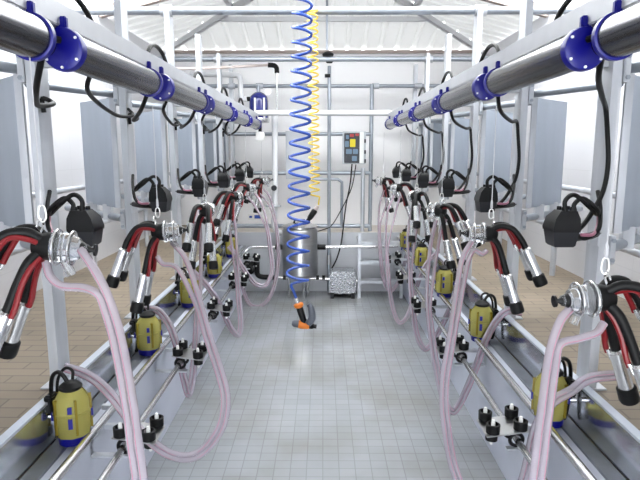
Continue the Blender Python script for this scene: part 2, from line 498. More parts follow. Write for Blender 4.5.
def make_claw():
    """bowl axis +X (towards the pit), liners towards -X and down"""
    t = thing('milking_claw')
    MB().lathe([(-.03, .012), (-.024, .026), (.0, .034), (.018, .036), (.024, .036)], (0, 0, 0), (1, 0, 0), 20).build('hub', 'black', t)
    b = MB().lathe([(.024, .044), (.034, .044), (.035, .037), (.062, .036), (.063, .042), (.069, .042), (.070, .034), (.084, .026), (.088, .016), (.104, .013)], (0, 0, 0), (1, 0, 0), 28).build('bowl', 'clear', t, label='clear plastic claw bowl')
    m = MB()
    for x, r in ((.030, .0445), (.066, .0425)): m.torus((x, 0, 0), (1, 0, 0), r, .0024, 28, 6)
    m.build('clamp_ring', 'steel', b)
    MB().lathe([(.086, .017), (.090, .019), (.1, .013), (.112, .006), (.118, .006), (.119, .015), (.124, .015)], (0, 0, 0), (1, 0, 0), 14).build('valve', 'blackgloss', b)
    MB().tube([(.05, -.012, -.028), (.062, -.012, -.05), (.07, -.012, -.066)], .0125, 10).build('outlet', 'clear', b)
    MB().tube([(-.012, 0, .03), (-.014, -.016, .05), (-.012, 0, .066), (-.010, 0.016, .05), (-.012, 0, .03)], .003, 6, 5).build('hook', 'steel', t)
    for (pair, ys) in (('up', -1), ('up', 1), ('lo', -1), ('lo', 1)):
        if pair == 'up':
            path = [(-.005, .014 * ys, .02), (-.035, .026 * ys, .035), (-.08, .038 * ys, .025), (-.118, .046 * ys, -.022), (-.134, .05 * ys, -.055)]
            d = Vector((-.42, .08 * ys, -.9))
        else:
            path = [(-.005, .014 * ys, -.012), (-.026, .03 * ys, -.04), (-.044, .04 * ys, -.09), (-.058, .048 * ys, -.14), (-.066, .05 * ys, -.165)]
            d = Vector((-.30, .10 * ys, -.94))
        d.normalize()
        e = Vector(path[-1]); side = Vector((.6, 0, .2)) if pair == 'up' else Vector((.9, -.3, .2))
        side = (side - d * side.dot(d)).normalized()
        MB().tube(path, .0125, 10, 5).build('milk_liner', 'black', t)
        off = [Vector(p) + side * (.002 + .017 * min(1, i / 3)) + Vector((0, -.006, -.012 if i < 2 else 0)) for i, p in enumerate(path)]
        MB().tube(off, .0075, 8, 5).build('pulse_tube', 'red', t, label='red pulse tube')
        c = MB().lathe([(-.006, .012), (0, .019), (.115, .0195)], e, d, 20).build('teat_cup', 'steel', t, label='stainless teat cup shell')
        MB().lathe([(.112, .021), (.116, .0255), (.150, .0265), (.158, .024), (.158, .012), (.14, .011)], e, d, 20).build('cup_cap', 'black', c)
        MB().cyl(e + d * .02 + side * .016, e + d * -.012 + side * .019, .006, 8).build('nipple', 'steel', c)
    return t

def make_cord(h):
    """origin at claw hook; cord goes up h"""
    t = thing('support_string')
    MB().tube([(0, 0, .042), (0, 0, h)], .0018, 6).build('cord', 'cord', t)
    MB().tube([(0, 0, .04), (-.007, 0, .034), (-.009, 0, .010), (0, 0, -.002), (.009, 0, .010), (.007, 0, .034), (0, 0, .04)], .0022, 6, 4).build('clip', 'white', t)
    MB().lathe([(.04, .003), (.046, .0055), (.07, .0045), (.078, .002)], (0, 0, 0), (0, 0, 1), 8).build('knot', 'cord', t)
    return t

def make_pulsator(s):
    ym = -s
    t = thing('pulsator')
    m = MB(ym)
    A = [(-.041, -.043), (.041, -.043), (.041, .043), (-.041, .043)]
    def loft(levels):
        prev = None
        for z, k, sh in levels:
            ring = [m.bm.verts.new((x * k + sh, y * k, z)) for x, y in A]
            if prev: m.bridge(prev, ring)
            else: m.bm.faces.new(ring[::-1])
            prev = ring
        m.bm.faces.new(prev)
    loft([(-.012, 1.16, 0), (.0, 1.18, 0), (.035, 1.06, -.004), (.062, .70, -.012)])
    body = m.build('housing', 'blackgloss', t)
    m = MB(ym)
    loft([(-.068, .78, 0), (-.062, .92, 0), (-.012, 1.1, 0)])
    m.build('cover', 'greybox', t, label='dark grey lower cover')
    for (x, y) in ((-.022, -.018), (.008, -.02), (-.022, .02), (.01, .018)):
        MB(ym).lathe([(0, .012), (.02, .012), (.022, .009), (.04, .008)], (x - .005, y, .035), (0, 0, 1), 10).build('spigot', 'blackgloss', body)
    MB(ym).tube([(-.04, 0, -.04), (-.13, .05, -.04), (-.197, .13, -.04)], .014, 8).build('bracket', 'blackgloss', t)
    MB(ym).box((-.2, .11, -.09), (-.19, .19, .02), .002).build('mount_plate', 'galv', t)
    for (x, y, h) in ((-.035, -.02, .105), (0, -.025, .118)):
        MB(ym).tube([(x, y, .06), (x + .003, y, h - .02), (x - .03, y + .005, h), (x - .085, y + .01, h - .04), (-.155, .06, .04), (-.185, .13, .055)], .0085, 8, 6).build('air_hose', 'black', t)
    MB(ym).tube([(-.185, .13, .12), (-.165, .06, .06), (-.13, -.01, -.005), (-.08, -.03, -.035), (-.05, -.03, -.03)], .008, 8, 6).build('air_hose', 'black', t)
    MB(ym).tube([(-.185, .12, .06), (-.15, .04, .01), (-.10, -.035, -.02), (-.05, -.05, -.02)], .006, 8, 6).build('pulse_hose', 'stripe', t, label='pink inner pulse hose')
    return t

def make_meter(s):
    """amber bottle on the kerb plate; origin bottom centre"""
    ym = -s
    t = thing('milk_meter')
    MB(ym).lathe([(.034, .052), (.036, .062), (.07, .066), (.118, .066), (.12, .069), (.127, .069), (.129, .066), (.175, .064), (.205, .043), (.212, .034)], (0, 0, 0), (0, 0, 1), 10).build('bottle', 'amber', t)
    m = MB(ym)
    for a in range(0, 360, 72):
        c, q = math.cos(math.radians(a + 18)), math.sin(math.radians(a + 18))
        m.bar((c * .064, q * .064, .05), (c * .064, q * .064, .185), .008, .012, (c, q, 0))
    m.build('side_rib', 'amberdark', t)
    MB(ym).lathe([(0, .047), (.004, .054), (.036, .057), (.037, .05)], (0, 0, 0), (0, 0, 1), 16).build('blue_base', 'blue', t)
    MB(ym).lathe([(.208, .036), (.214, .042), (.222, .042), (.236, .026), (.24, .012)], (0, 0, 0), (0, 0, 1), 16).build('lid', 'black', t)
    for a, zz, h in ((-72, .10, .038), (-72, .152, .024), (20, .11, .03), (-160, .11, .03)):
        c, q = math.cos(math.radians(a)), math.sin(math.radians(a))
        mm = MB(ym); mm.bar((c * .069, q * .069, zz - h / 2), (c * .069, q * .069, zz + h / 2), .015, .008, (c, q, 0)); mm.build('clip', 'blue', t, label='blue clip on the bottle side')
    MB(ym).cyl((-.055, .0, .10), (-.10, .0, .10), .012).build('inlet_stub', 'steel', t)
    MB(ym).box((-.092, -.028, .12), (-.06, .028, .19), .006).build('valve_block', 'blackgloss', t)
    MB(ym).tube([(-.01, 0, .236), (-.025, 0, .262), (-.05, .01, .27), (-.078, .02, .24), (-.09, .03, .15), (-.085, .035, .03), (-.07, .04, -.02)], .008, 8, 6).build('air_hose', 'black', t)
    MB(ym).tube([(.0, .02, .236), (-.01, .045, .262), (-.045, .06, .265), (-.075, .06, .22), (-.08, .05, .14)], .006, 8, 6).build('air_hose', 'black', t)
    MB(ym).box((-.05, .03, -.045), (-.02, .065, .04), .004).build('bracket', 'blackgloss', t)
    m = MB(ym).torus((-.10 + .0, .05, -.05), (0, 1, 0), .021, .008, 16, 6); m.build('pipe_clamp', 'blackgloss', t)
    return t

def make_tray(s):
    """steel jetter plate with four cups; origin at plate centre"""
    ym = -s
    t = thing('wash_tray')
    tilt = Matrix.Rotation(math.radians(8), 4, 'Y')
    MB(ym).box((-.085, -.075, -.003), (.085, .075, .003), .002, tilt).build('plate', 'brushed', t)
    for x in (-.055, .055):
        for y in (-.055, .055):
            o = tilt @ Vector((x, y, .003))
            c = MB(ym).lathe([(0, .020), (.004, .027), (.04, .028), (.042, .025), (.042, .021), (.012, .019)], o, (0, 0, 1), 20).build('jetter_cup', 'black', t)
            MB(ym).lathe([(.0, .008), (.045, .0085), (.058, .006)], o, (0, 0, 1), 10).build('nozzle', 'white', c)
    for y in (-.03, .035):
        MB(ym).torus((-.05, y, -.045), (0, 1, 0), .026, .008, 18, 6).build('pipe_clamp', 'blackgloss', t)
    for y in (-.01,):
        c = MB(ym).lathe([(-.055, .0245), (-.012, .0255), (-.004, .02)], (.045, y, 0), (0, 0, 1), 16).build('jetter_cup', 'black', t)
        MB(ym).lathe([(-.075, .006), (-.055, .009), (-.05, .009)], (.045, y, 0), (0, 0, 1), 10).build('nozzle', 'white', c)
    # angled steel hook holding the plate to the pit wall
    MB(ym).bar((-.203, .0, -.10), (-.02, .0, -.10), .03, .008).build('support_bar', 'galv', t)
    MB(ym).bar((-.199, .0, -.105), (-.199, .0, .02), .03, .008, (1, 0, 0)).build('wall_plate', 'galv', t)
    return t

GRP = lambda n, s: f'{n} along the {SIDE[s]} side'
P = {}
for s in (-1, 1):
    P[s] = dict(post=make_post(-s * 1 if False else -s), div=make_divider(s), pul=make_pulsator(s), met=make_meter(s), tray=make_tray(s))
claw0 = make_claw(); cyl0 = make_cylinder(); cord0 = make_cord(.45)
used = set()
def put(proto, loc, rot, label, cat, group, name=None):
    o = proto if proto.name not in used else copy_tree(proto)
    used.add(o.name if o is proto else proto.name)
    o.location = loc; o.rotation_euler = rot if hasattr(rot, '__len__') else (0, 0, rot)
    return tag(o, label, cat, group)

METY = {-1: [1.97 + .925 * k for k in range(5)], 1: [2.12 + .99 * k for k in range(5)]}
CLAWZ = {-1: [1.415, 1.315, 1.30, 1.305, 1.315, 1.32], 1: [1.285, 1.31, 1.305, 1.305, 1.315, 1.32]}
CLAWX = {-1: [.69, .68, .68, .67, .69, .65], 1: [.70, .69, .68, .69, .69, .64]}
YAWS = {-1: [6, 4, 88, 50, 12, -10], 1: [2, -6, -40, -80, -10, 12]}   # turn of each claw, degrees
TILT = {-1: [6, -4, 0, 4, 2, -10], 1: [4, 0, 0, 0, 2, -6]}
def rel(c): return c
CLAWLOOK = {
    -1: ['nearest, one cup cut off by the picture edge', 'with four cups hanging towards the brown brick platform', 'seen end on, its black liners spread like a spider',
         'turned partly end on, one cup slanting down', 'small and half hidden, fifth along', 'small and last, its bowl pointing at the coil hose'],
    1: ['with black and red tubes running out of the picture', 'with four cups fanned out towards the post', 'with red tubes bunched above its cups', 'seen end on with black liners spread wide',
        'small and fifth along the row', 'small and last, its valve pointing at the control box']}
for s in (-1, 1):
    sn = SIDE[s]
    for k in range(6):
        y = POSTY[k]; r = rz(s)
        put(P[s]['post'], (s * PX, y, PLAT), r, f'galvanised steel channel post of the {sn} stall row, {ORD[k]}', 'post', GRP('stall posts', s))
        put(P[s]['div'], (s * PX, y, PLAT), r, f'grey sheet stall panel behind a {sn} post, {ORD[k]}', 'stall panel', GRP('stall panels', s))
        put(P[s]['pul'], (s * .86, y - .17, 1.395 - (.02 if k == 0 else 0)), r, f'black pulsator box with looped hoses, {sn} row, {ORD[k]}', 'pulsator', GRP('pulsators', s))
        c = put(claw0, (s * CLAWX[s][k], CLAWY[k], CLAWZ[s][k]), (0, math.radians(TILT[s][k]), r + math.radians(YAWS[s][k])),
            f'{sn} row milking cluster {CLAWLOOK[s][k]}', 'milking cluster', GRP('milking clusters', s))
        c.rotation_mode = 'XYZ'
    for k in range(5):
        put(P[s]['met'], (s * (.945 if s < 0 else .915), METY[s][k], .558), rz(s), f'amber milk bottle with blue base on the {sn} kerb plate, {ORD[k]}', 'milk meter', GRP('milk meters', s))
    TY = {-1: [2.08, 2.95, 3.86, 4.75, 5.65], 1: [2.14, 3.05, 3.95, 4.85, 5.75]}[s]
    for k in range(5):
        put(P[s]['tray'], (s * .735, TY[k], .535), rz(s), f'steel wash plate with four black jetter cups above the {sn} lower pipe, {ORD[k]}', 'wash plate', GRP('wash plates', s))
# overhead cylinders and beam
for s in (-1, 1):
    sn = SIDE[s]
    for k in range(-1, 5):
        nm = 'cut off by the frame' if k < 0 else ORD[k].replace('nearest the camera', 'nearest whole one')
        put(cyl0, (s * .69, 1.54 + .9 * k, 1.914), 0, f'steel lift cylinder with blue caps under the {sn} beam, {nm}', 'cylinder', GRP('lift cylinders', s))
    tag(MB().box((min(s * .692, s * .752), .1, 1.972), (max(s * .692, s * .752), 6.1, 2.035), .003).build('overhead_beam', 'alu'), f'long white aluminium beam carrying the {sn} row of cylinders', 'beam')
    tag(MB().cyl((s * .735, .1, 1.925), (s * .735, 6.0, 1.925), .034, 20).build('vacuum_pipe', 'cyl'), f'long steel pipe running behind the cylinders of the {sn} row', 'pipe')
    # wash pipes
    for (x, z, r_, nm, w) in ((.885, .575, .0165, 'upper', 'just under the kerb plate'), (.79, .487, .014, 'lower', 'below the jetter plates')):
        t = thing('wash_pipe', f'{"upper" if nm == "upper" else "lower"} stainless wash pipe along the {sn} pit wall, {w}', 'pipe', (s * x, 0, z))
        MB().cyl((s * x, Y0, z), (s * x, 6.2, z), r_, 16).build('pipe', 'steel', t, t.location)
        for k in range(6):
            y = 1.3 + S * k
            MB().bar((s * x, y, z), (s * (PITX + .005), y, z), .02, .02).build('standoff', 'galv', t, t.location)
    # cords
    for k in range(6):
        cx, cz = CLAWX[s][k], CLAWZ[s][k]
        h = 1.862 - (cz + .062)
        o = put(cord0, (s * cx, CLAWY[k], cz + .062), 0, f'thin white string and clip holding the {sn} milking cluster {ORD[k]}', 'string', GRP('lift cords', s))
    # black cables: cap to post
    rings = [1.54 + .9 * k for k in range(5)]
    for k in range(5):
        y = rings[k]; py = POSTY[k]
        a = Vector((s * .69, y - .014, 1.935)); ex = s * 1.05
        if s > 0:
            path = [a, a + Vector((s * .03, -.03, .0)), (s * .79, y + .12, 1.86 if k == 0 else 1.83), (s * .93, y + .38, 1.83 if k == 0 else 1.79), (ex - s * .015, py - .07, 1.80), (ex - s * .005, py - .075, 1.72), (ex + s * .005, py - .08, 1.60), (ex - s * .01, py - .09, 1.5), (s * 1.0, py - .1, 1.42), (s * .95, py - .13, 1.37), (s * .90, py - .16, 1.35)]
        else:
            path = [a, a + Vector((-.03, -.03, .0)), (-.74, y - .02, 1.89), (-.80, y + .06, 1.82), (-.90, y + .26, 1.79), (-1.0, py - .05, 1.82), (-1.05, py - .03, 1.84), (-1.053, py - .02, 1.79)]
        tag(MB().tube(path, .009, 10, 6).build('cap_cable', 'black'), f'black cable from a blue cylinder cap to its {sn} post, {ORD[k]}', 'cable', GRP('cap cables', s))
    for k in range(5):
        y = rings[k] + .02
        path = [(s * .775, y + .06, 1.95), (s * .775, y + .08, 2.04), (s * .775, y + .15, 2.11), (s * .775, y + .26, 2.125), (s * .775, y + .37, 2.09), (s * .775, y + .44, 2.02), (s * .775, y + .46, 1.94)]
        tag(MB().tube(path, .009, 10, 6).build('bridging_cable', 'black'), f'black cable arching up behind the {sn} beam, {ORD[k]}', 'cable', GRP('arched cables', s))
    if s < 0:
        for k in range(4):
            y = rings[k] + .3; py = POSTY[k + 1]
            path = [(s * .74, y, 1.90), (s * .80, y + .12, 1.84), (s * .90, (y + py) / 2, 1.80), (s * 1.0, py - .12, 1.83), (s * 1.055, py - .03, 1.87)]
            tag(MB().tube(path, .008, 10, 6).build('sagging_cable', 'black'), f'black cable sagging from under the left cylinders to a post, {ORD[k]}', 'cable', 'sagging cables along the left side')

# ------------------------------------------------------------------ twin milk hoses
def milk_hose(s, k, A, B, label):
    a = [at(*p) if len(p) == 3 and not isinstance(p, Vector) else p for p in A]
    a = cr(a, 8)
    t = thing('milk_hose', label, 'hose', a[0], 0, GRP('milk hoses', s))
    r = .0115
    o = a[0]
    MB().tube(a, r, 12).build('milk_tube', 'hose', t, o)
    # second tube lies beside the first once they meet
    off = []
    n = len(a)
    for i in range(n):
        tg = (a[min(i + 1, n - 1)] - a[max(i - 1, 0)]).normalized()
        d = tg.cross(Vector((0, 1, 0)))
        d = d.normalized() if d.length > .05 else Vector((1, 0, 0))
        off.append(a[i] + d * s * .0205)
    j = max(2, int(n * .2))
    b = cr([at(*p) for p in B[:-1]] + [off[j], off[j + 4], off[j + 8]], 6)[:-1] + off[j + 8:]
    MB().tube(b, r * .92, 12).build('air_tube', 'hose', t, o)
    for path, rr in ((a, r), (b, r * .92)):
        st = [p + Vector((.25 * rr * s, -rr * .93, 0)) for p in path]
        MB().tube(st, .0014, 6).build('stripe', 'stripe', t, o)
    return t

H = {}
H[-1] = [
    ([(80, 249, 1.36), (92, 266, 1.35), (106, 292, 1.34), (119, 330, 1.34), (130, 385, 1.33), (138, 440, 1.32), (143, 510, 1.28), (120, 640, 1.22), (60, 690, 1.16), (0, 600, 1.14), Vector((-.97, 1.16, .77))],
     [(46, 262, 1.36), (50, 276, 1.35), (62, 286, 1.34), (84, 288, 1.34), (101, 294, 1.34)]),
    ([(172, 242, 2.28), (185, 258, 2.27), (195, 285, 2.25), (210, 335, 2.2), (223, 375, 2.15), (228, 402, 2.12), (221, 432, 2.1), (198, 457, 2.08), (168, 456, 2.05), (136, 430, 2.04), (108, 395, 2.05), (88, 378, 2.08), (66, 370, 2.12)],
     [(157, 256, 2.28), (163, 264, 2.28), (178, 269, 2.27), (190, 282, 2.26)]),
    ([(200, 224, 3.2), (201, 255, 3.18), (200, 300, 3.12), (197, 350, 3.04), (193, 385, 2.98), (188, 396, 2.96), (183, 382, 2.97), (176, 350, 2.99), (168, 326, 3.0), (157, 312, 3.03), (146, 311, 3.06)],
     [(196, 222, 3.2), (192, 240, 3.19), (192, 262, 3.18)]),
    ([(232, 203, 4.12), (236, 232, 4.1), (239, 285, 4.05), (242, 322, 4.0), (239, 336, 3.97), (230, 329, 3.96), (218, 304, 3.97), (205, 285, 3.98), (196, 276, 4.0), (190, 270, 4.02)],
     [(226, 206, 4.12), (229, 225, 4.11), (231, 245, 4.1)]),
    ([(255, 193, 5.04), (263, 207, 5.02), (270, 238, 5.0), (273, 270, 4.96), (266, 286, 4.94), (254, 284, 4.92), (242, 268, 4.92), (235, 255, 4.93), (228, 247, 4.95)],
     [(247, 196, 5.04), (255, 206, 5.03), (263, 222, 5.02)]),
    ([(264, 189, 5.96), (271, 200, 5.95), (278, 232, 5.9), (279, 265, 5.86), (272, 295, 5.8), (260, 307, 5.78), (248, 303, 5.78), (240, 280, 5.8), (236, 252, 5.84)],
     [(258, 192, 5.96), (268, 203, 5.95), (274, 222, 5.93)]),
]
H[1] = [
    ([(571, 308, 1.36), (560, 322, 1.35), (550, 352, 1.35), (543, 400, 1.35), (537, 450, 1.34), (532, 520, 1.3), (550, 620, 1.24), (600, 660, 1.2), (650, 600, 1.18), Vector((.97, 1.22, .77))],
     [(604, 323, 1.36), (596, 333, 1.35), (578, 339, 1.35), (560, 346, 1.35)]),
    ([(472, 241, 2.28), (462, 260, 2.27), (456, 295, 2.25), (449, 340, 2.22), (442, 385, 2.2), (444, 425, 2.18), (454, 475, 2.15), (478, 520, 2.1), (508, 518, 2.06), (526, 480, 2.06), (538, 430, 2.1), (553, 405, 2.02), (572, 393, 2.0), (590, 381, 1.97), Vector((1.12, 2.03, .79))],
     [(487, 250, 2.28), (482, 254, 2.28), (470, 256, 2.28), (463, 262, 2.27)]),
    ([(436, 220, 3.2), (430, 250, 3.18), (427, 300, 3.14), (432, 350, 3.06), (441, 395, 3.0), (451, 413, 2.98), (461, 405, 3.0), (476, 372, 2.98), (489, 337, 2.98), (505, 314, 2.97), Vector((1.1, 3.0, .75))],
     [(446, 219, 3.2), (440, 235, 3.19), (437, 255, 3.18)]),
    ([(413, 205, 4.12), (408, 235, 4.1), (410, 290, 4.05), (415, 332, 3.98), (424, 350, 3.95), (434, 342, 3.97), (446, 320, 3.96), (457, 295, 3.97), (462, 278, 3.97)],
     [(420, 205, 4.12), (417, 225, 4.11), (415, 245, 4.1)]),
    ([(394, 195, 5.04), (387, 215, 5.02), (386, 258, 5.0), (390, 300, 4.94), (397, 322, 4.92), (406, 320, 4.94), (413, 303, 5.02), (420, 280, 5.0), (429, 262, 4.98), Vector((1.1, 5.0, .76))],
     [(400, 196, 5.04), (395, 215, 5.03), (393, 235, 5.02)]),
    ([(384, 190, 5.96), (379, 210, 5.94), (379, 250, 5.9), (383, 280, 5.86), (390, 292, 5.84), (398, 284, 5.88), (404, 268, 5.95), (408, 254, 6.05)],
     [(389, 191, 5.96), (386, 205, 5.95), (384, 222, 5.94)]),
]
WHERE = {-1: ['falling past the bottom edge beside the amber bottle', 'sweeping out over the tiles', 'hanging straight below the end-on cluster', 'hanging in a narrow loop beside the bricks', 'looping in front of the black elbow pipe', 'last and farthest, looping low before the tank'],
         1: ['falling past the bottom edge beside the splash plate', 'longest, dropping below the frame and rising again', 'folding up sharply near the tiles', 'in a narrow loop halfway along', 'looping in front of the step ladder', 'last and farthest, beside the step ladder']}
for s in (-1, 1):
    for k in range(6):
        milk_hose(s, k, H[s][k][0], H[s][k][1], f'pink clear twin milk hose {WHERE[s][k]}, {SIDE[s]}')

# ------------------------------------------------------------------ overhead bars
def bar_thing(y, z, xs, x0, x1, r, label):
    t = thing('overhead_bar', label, 'pipe', (0, y, z))
    MB().cyl((x0, y, z), (x1, y, z), r, 16).build('pipe', 'pipe', t, t.location)
    for x in xs:
        c = MB().cyl((x - .04, y, z), (x + .04, y, z), r + .012, 16)
        c.build('clamp', 'galv', t, t.location)
    return t
bar_thing(4.08, 2.605, (-1.09, 1.09), -1.94, 1.94, .027, 'thick zinc pipe crossing overhead near the top edge of the picture')
bar_thing(6.0, 2.58, (-1.09, 1.09), -1.94, 1.94, .027, 'zinc pipe crossing overhead just below the roof eave')
bar_thing(6.6, 2.375, (-1.05, -.73, .6, 1.09), -1.94, 1.94, .022, 'thinner zinc pipe crossing in front of the white back wall with four clamps')
tag(MB().cyl((-.72, 6.08, 2.04), (.72, 6.08, 2.04), .03, 16).build('cross_pipe', 'whitepipe'), 'pale pipe joining the far ends of the two aluminium beams', 'pipe')

# ------------------------------------------------------------------ pit end rail
RY = 6.56
t = thing('guard_rail', 'zinc pipe guard rail across the far end of the pit', 'rail', (0, RY, PLAT))
def zz(y_px, Y=RY): return at(320, y_px, Y).z
def xx(x_px, Y=RY): return at(x_px, 150, Y).x
o = t.location
for yp, x0, x1, r in ((134, 228, 371, .022), (173, 240, 371, .024), (226, 232, 371, .026)):
    MB().cyl((xx(x0), RY, zz(yp)), (xx(x1), RY, zz(yp)), r, 12).build('rail', 'pipe', t, o)
for xp, yt in ((371, 84), (274, 114), (259, 134)):
    if xp == 259: continue
    MB().cyl((xx(xp), RY, PLAT), (xx(xp), RY, zz(yt)), .023, 12).build('upright', 'pipe', t, o)
MB().tube([(xx(312), RY - .05, zz(179)), (xx(338), RY - .05, zz(179)), (xx(342), RY - .05, zz(182)), (xx(342), RY - .05, zz(188)), (xx(342), RY - .05, zz(226))], .018, 10).build('bent_pipe', 'pipe', t, o)
MB().cyl((xx(363), RY - .04, zz(168)), (xx(363), RY - .04, zz(240)), .024, 12).build('upright', 'galv', t, o)

# water drop pipe with valve
YD = 6.3
t = thing('drop_pipe', 'slim steel water pipe with a black valve, standing right of the tank', 'pipe', (at(329, 200, YD).x, YD, .0)); o = t.location
X0 = at(329, 200, YD).x
MB().cyl((X0, YD, .02), (X0, YD, at(329, 66, YD).z), .02, 12).build('pipe', 'pipe', t, o)
MB().lathe([(0, .03), (.02, .045), (.03, .03), (.06, .012)], (X0, YD, at(329, 63, YD).z), (0, 0, 1), 14).build('cap', 'black', t, o)
MB().cyl((X0 - .05, YD - .02, at(329, 76, YD).z), (X0 + .01, YD - .02, at(329, 76, YD).z), .02, 10).build('valve', 'black', t, o)
MB().cyl((X0, YD, .35), (X0, YD, .46), .027, 12).build('coupling', 'brushed', t, o)
tag(MB().tube([at(327, -30, 6.0), at(327, 50, 6.0)], .012, 8).build('hanging_rod', 'pipe'), 'thin grey rod hanging from the roof above the drop pipe', 'rod')
tag(MB().lathe([(0, .012), (.01, .055), (.03, .06), (.05, .03), (.055, .012)], at(328, 57, 6.0), (0, 0, 1), 18).build('pulley', 'black'), 'small black pulley on the eave pipe under the hanging rod', 'pulley')

# control box (open front with components)
YB = 6.48
def rect(m, x0, y0, x1, y1, Y, th):
    a = at(x0, y1, Y); b = at(x1, y0, Y)
    return m.box((a.x, Y, a.z), (b.x, Y + th, b.z), min(.004, th * .3))
t = thing('control_box', 'open electrical control box with a yellow label hung on the guard rail', 'control box', (at(353, 164, YB).x, YB, at(353, 164, YB).z)); o = t.location
rect(MB(), 342.5, 131.5, 366, 164, YB + .01, .1).build('case', 'cabinet', t, o)
rect(MB(), 344, 133, 360, 163, YB + .002, .014).build('backplate', 'darkpanel', t, o)
rect(MB(), 350, 139, 355.5, 147, YB - .006, .014).build('warning_label', 'yellowlabel', t, o, 'plain yellow square label')
for x0, y0, x1, y1, m_ in ((345, 141, 349, 147, 'bluegrey'), (346, 149, 352, 154, 'bluegrey'), (353, 149, 358, 154, 'bluegrey'), (350, 134, 354, 137, 'redlabel'), (355.5, 133.5, 359, 136, 'redlabel'), (346, 156, 350, 161, 'darkpanel'), (352, 156, 357, 161, 'bluegrey'), (346, 135, 349, 139, 'bluegrey')):
    rect(MB(), x0, y0, x1, y1, YB - .02, .03).build('component', m_, t, o)
rect(MB(), 359.5, 132, 364, 163.5, YB - .004, .02).build('door_edge', 'white', t, o)
for yp in (139, 150, 159): rect(MB(), 364.3, yp, 366, yp + 4, YB - .01, .02).build('latch', 'greybox', t, o)
tag(MB().tube([at(352, 164, YB), at(350, 185, YB), at(346, 205, 6.45), at(343, 230, 6.4), at(341, 244, 6.36), at(337, 258, 6.3), at(332, 268, 6.25)], .008, 8, 6).build('power_cable', 'black'), 'black cable dropping from the control box to the embossed pump box', 'cable')
tag(MB().tube([at(356, 164.5, YB), at(351.5, 188, YB - .03), at(340, 212, 6.4), at(331, 226, 6.3), at(322, 230, 6.2), at(315, 232, 6.16)], .006, 8, 6).build('power_cable', 'black'), 'thin black cable curving from the control box to the steel tank', 'cable')

# grey cabinet behind the coil
t = thing('wall_cabinet', 'plain light grey cabinet behind the blue coil hose', 'cabinet', (at(299, 179, YB).x, YB, at(299, 179, YB).z)); o = t.location
rect(MB(), 286, 131, 313, 179, YB, .14).build('case', 'cabinet', t, o)
rect(MB(), 287.5, 133, 311.5, 177, YB - .012, .014).build('door', 'cabinet', t, o)
MB().box(tuple(at(289, 157, YB) - Vector((.006, .025, .02))), tuple(at(289, 157, YB) + Vector((.006, -.01, .02))), .002).build('handle', 'greybox', t, o)

# sticker on back wall
a = at(256, 217, Y1 - .006)
t = thing('wall_sticker', 'small white and blue sticker low on the back wall', 'sticker', a); o = t.location
MB().box((a.x - .1, a.y, a.z - .035), (a.x + .08, a.y + .005, a.z + .035)).build('card', 'white', t, o)
MB().box((a.x - .02, a.y - .002, a.z - .02), (a.x + .07, a.y, a.z + .025)).build('blue_mark', 'coil', t, o)
MB().box((a.x - .085, a.y - .002, a.z - .012), (a.x - .05, a.y, a.z + .015)).build('blue_mark', 'coil', t, o)

# blue filter housing and its pipes
YF = 6.35
c = at(259, 120, YF); top = at(259, 92, YF).z; R = .105
t = thing('vacuum_filter', 'navy blue domed filter canister with a round gauge on the left beam end', 'filter', c); o = t.location
MB().lathe([(0, R), (top - c.z - .10, R), (top - c.z - .05, R * .9), (top - c.z - .015, R * .55), (top - c.z, .03)], c, (0, 0, 1), 24).build('canister', 'navy', t, o)
MB().lathe([(-.03, R + .006), (0, R + .012), (.02, R + .006)], c, (0, 0, 1), 24).build('band', 'steel', t, o)
MB().cyl((c.x, YF, top), (c.x, YF, top + .07), .02, 10).build('neck', 'pipe', t, o)
for dx in (-.03, .07): MB().bar((c.x + dx, YF - R - .004, c.z), (c.x + dx, YF - R * .95, top - .07), .02, .01, (0, 1, 0)).build('strap', 'whitepipe', t, o)
g = at(268, 92, YF); MB().lathe([(0, .035), (.02, .035)], g, (0, -1, 0), 16).build('gauge', 'white', t, o)
l = at(247, 99, YF); MB().cyl(l, (c.x - R * .6, YF, l.z), .025, 12).build('elbow', 'black', t, o)
tag(MB().tube([at(190, 74, YF), at(234, 75, YF), at(239, 77, YF), at(240.5, 82, YF), at(240.5, 90, YF), at(242, 99, YF), at(247, 99, YF)], .03, 12, 4).build('bent_pipe', 'whitepipe'), 'fat white pipe bending down into the navy filter canister', 'pipe')
t = thing('vacuum_line', 'long pinkish pipe rising to a black elbow above the navy filter', 'pipe', at(272, 66, 6.2)); o = t.location
MB().tube([at(160, 69, 5.2), at(215, 68, 5.8), at(268, 65, 6.2)], .014, 10).build('pipe', 'copper', t, o)
MB().tube([at(268, 65, 6.2), at(274, 65.5, 6.2), at(276.5, 68, 6.2), at(277, 73, 6.2)], .026, 12, 3).build('elbow', 'black', t, o, 'black elbow')
MB().cyl(at(277, 73, 6.2), at(277, 114, 6.2), .010, 10).build('drop', 'steel', t, o)
# white drop pipe from filter line to tank
YW = 6.3
t = thing('vacuum_drop', 'thick white pipe with a round flange dropping beside the tank', 'pipe', at(274, 233, YW)); o = t.location
MB().tube([at(275, 116, YW), at(275, 205, YW), at(274, 222, YW), at(276, 230, YW), at(283, 233, YW), at(290, 232, YW)], .033, 14, 4).build('pipe', 'whitepipe', t, o)
f = at(273.5, 206, YW); MB().lathe([(-.008, .09), (.008, .09)], f, (0, 0, 1), 24).build('flange', 'cabinet', t, o)
f = at(274, 188, YW - .05); MB().lathe([(-.02, .032), (.0, .032)], f, (0, -1, 0), 16).build('plug', 'greybox', t, o)
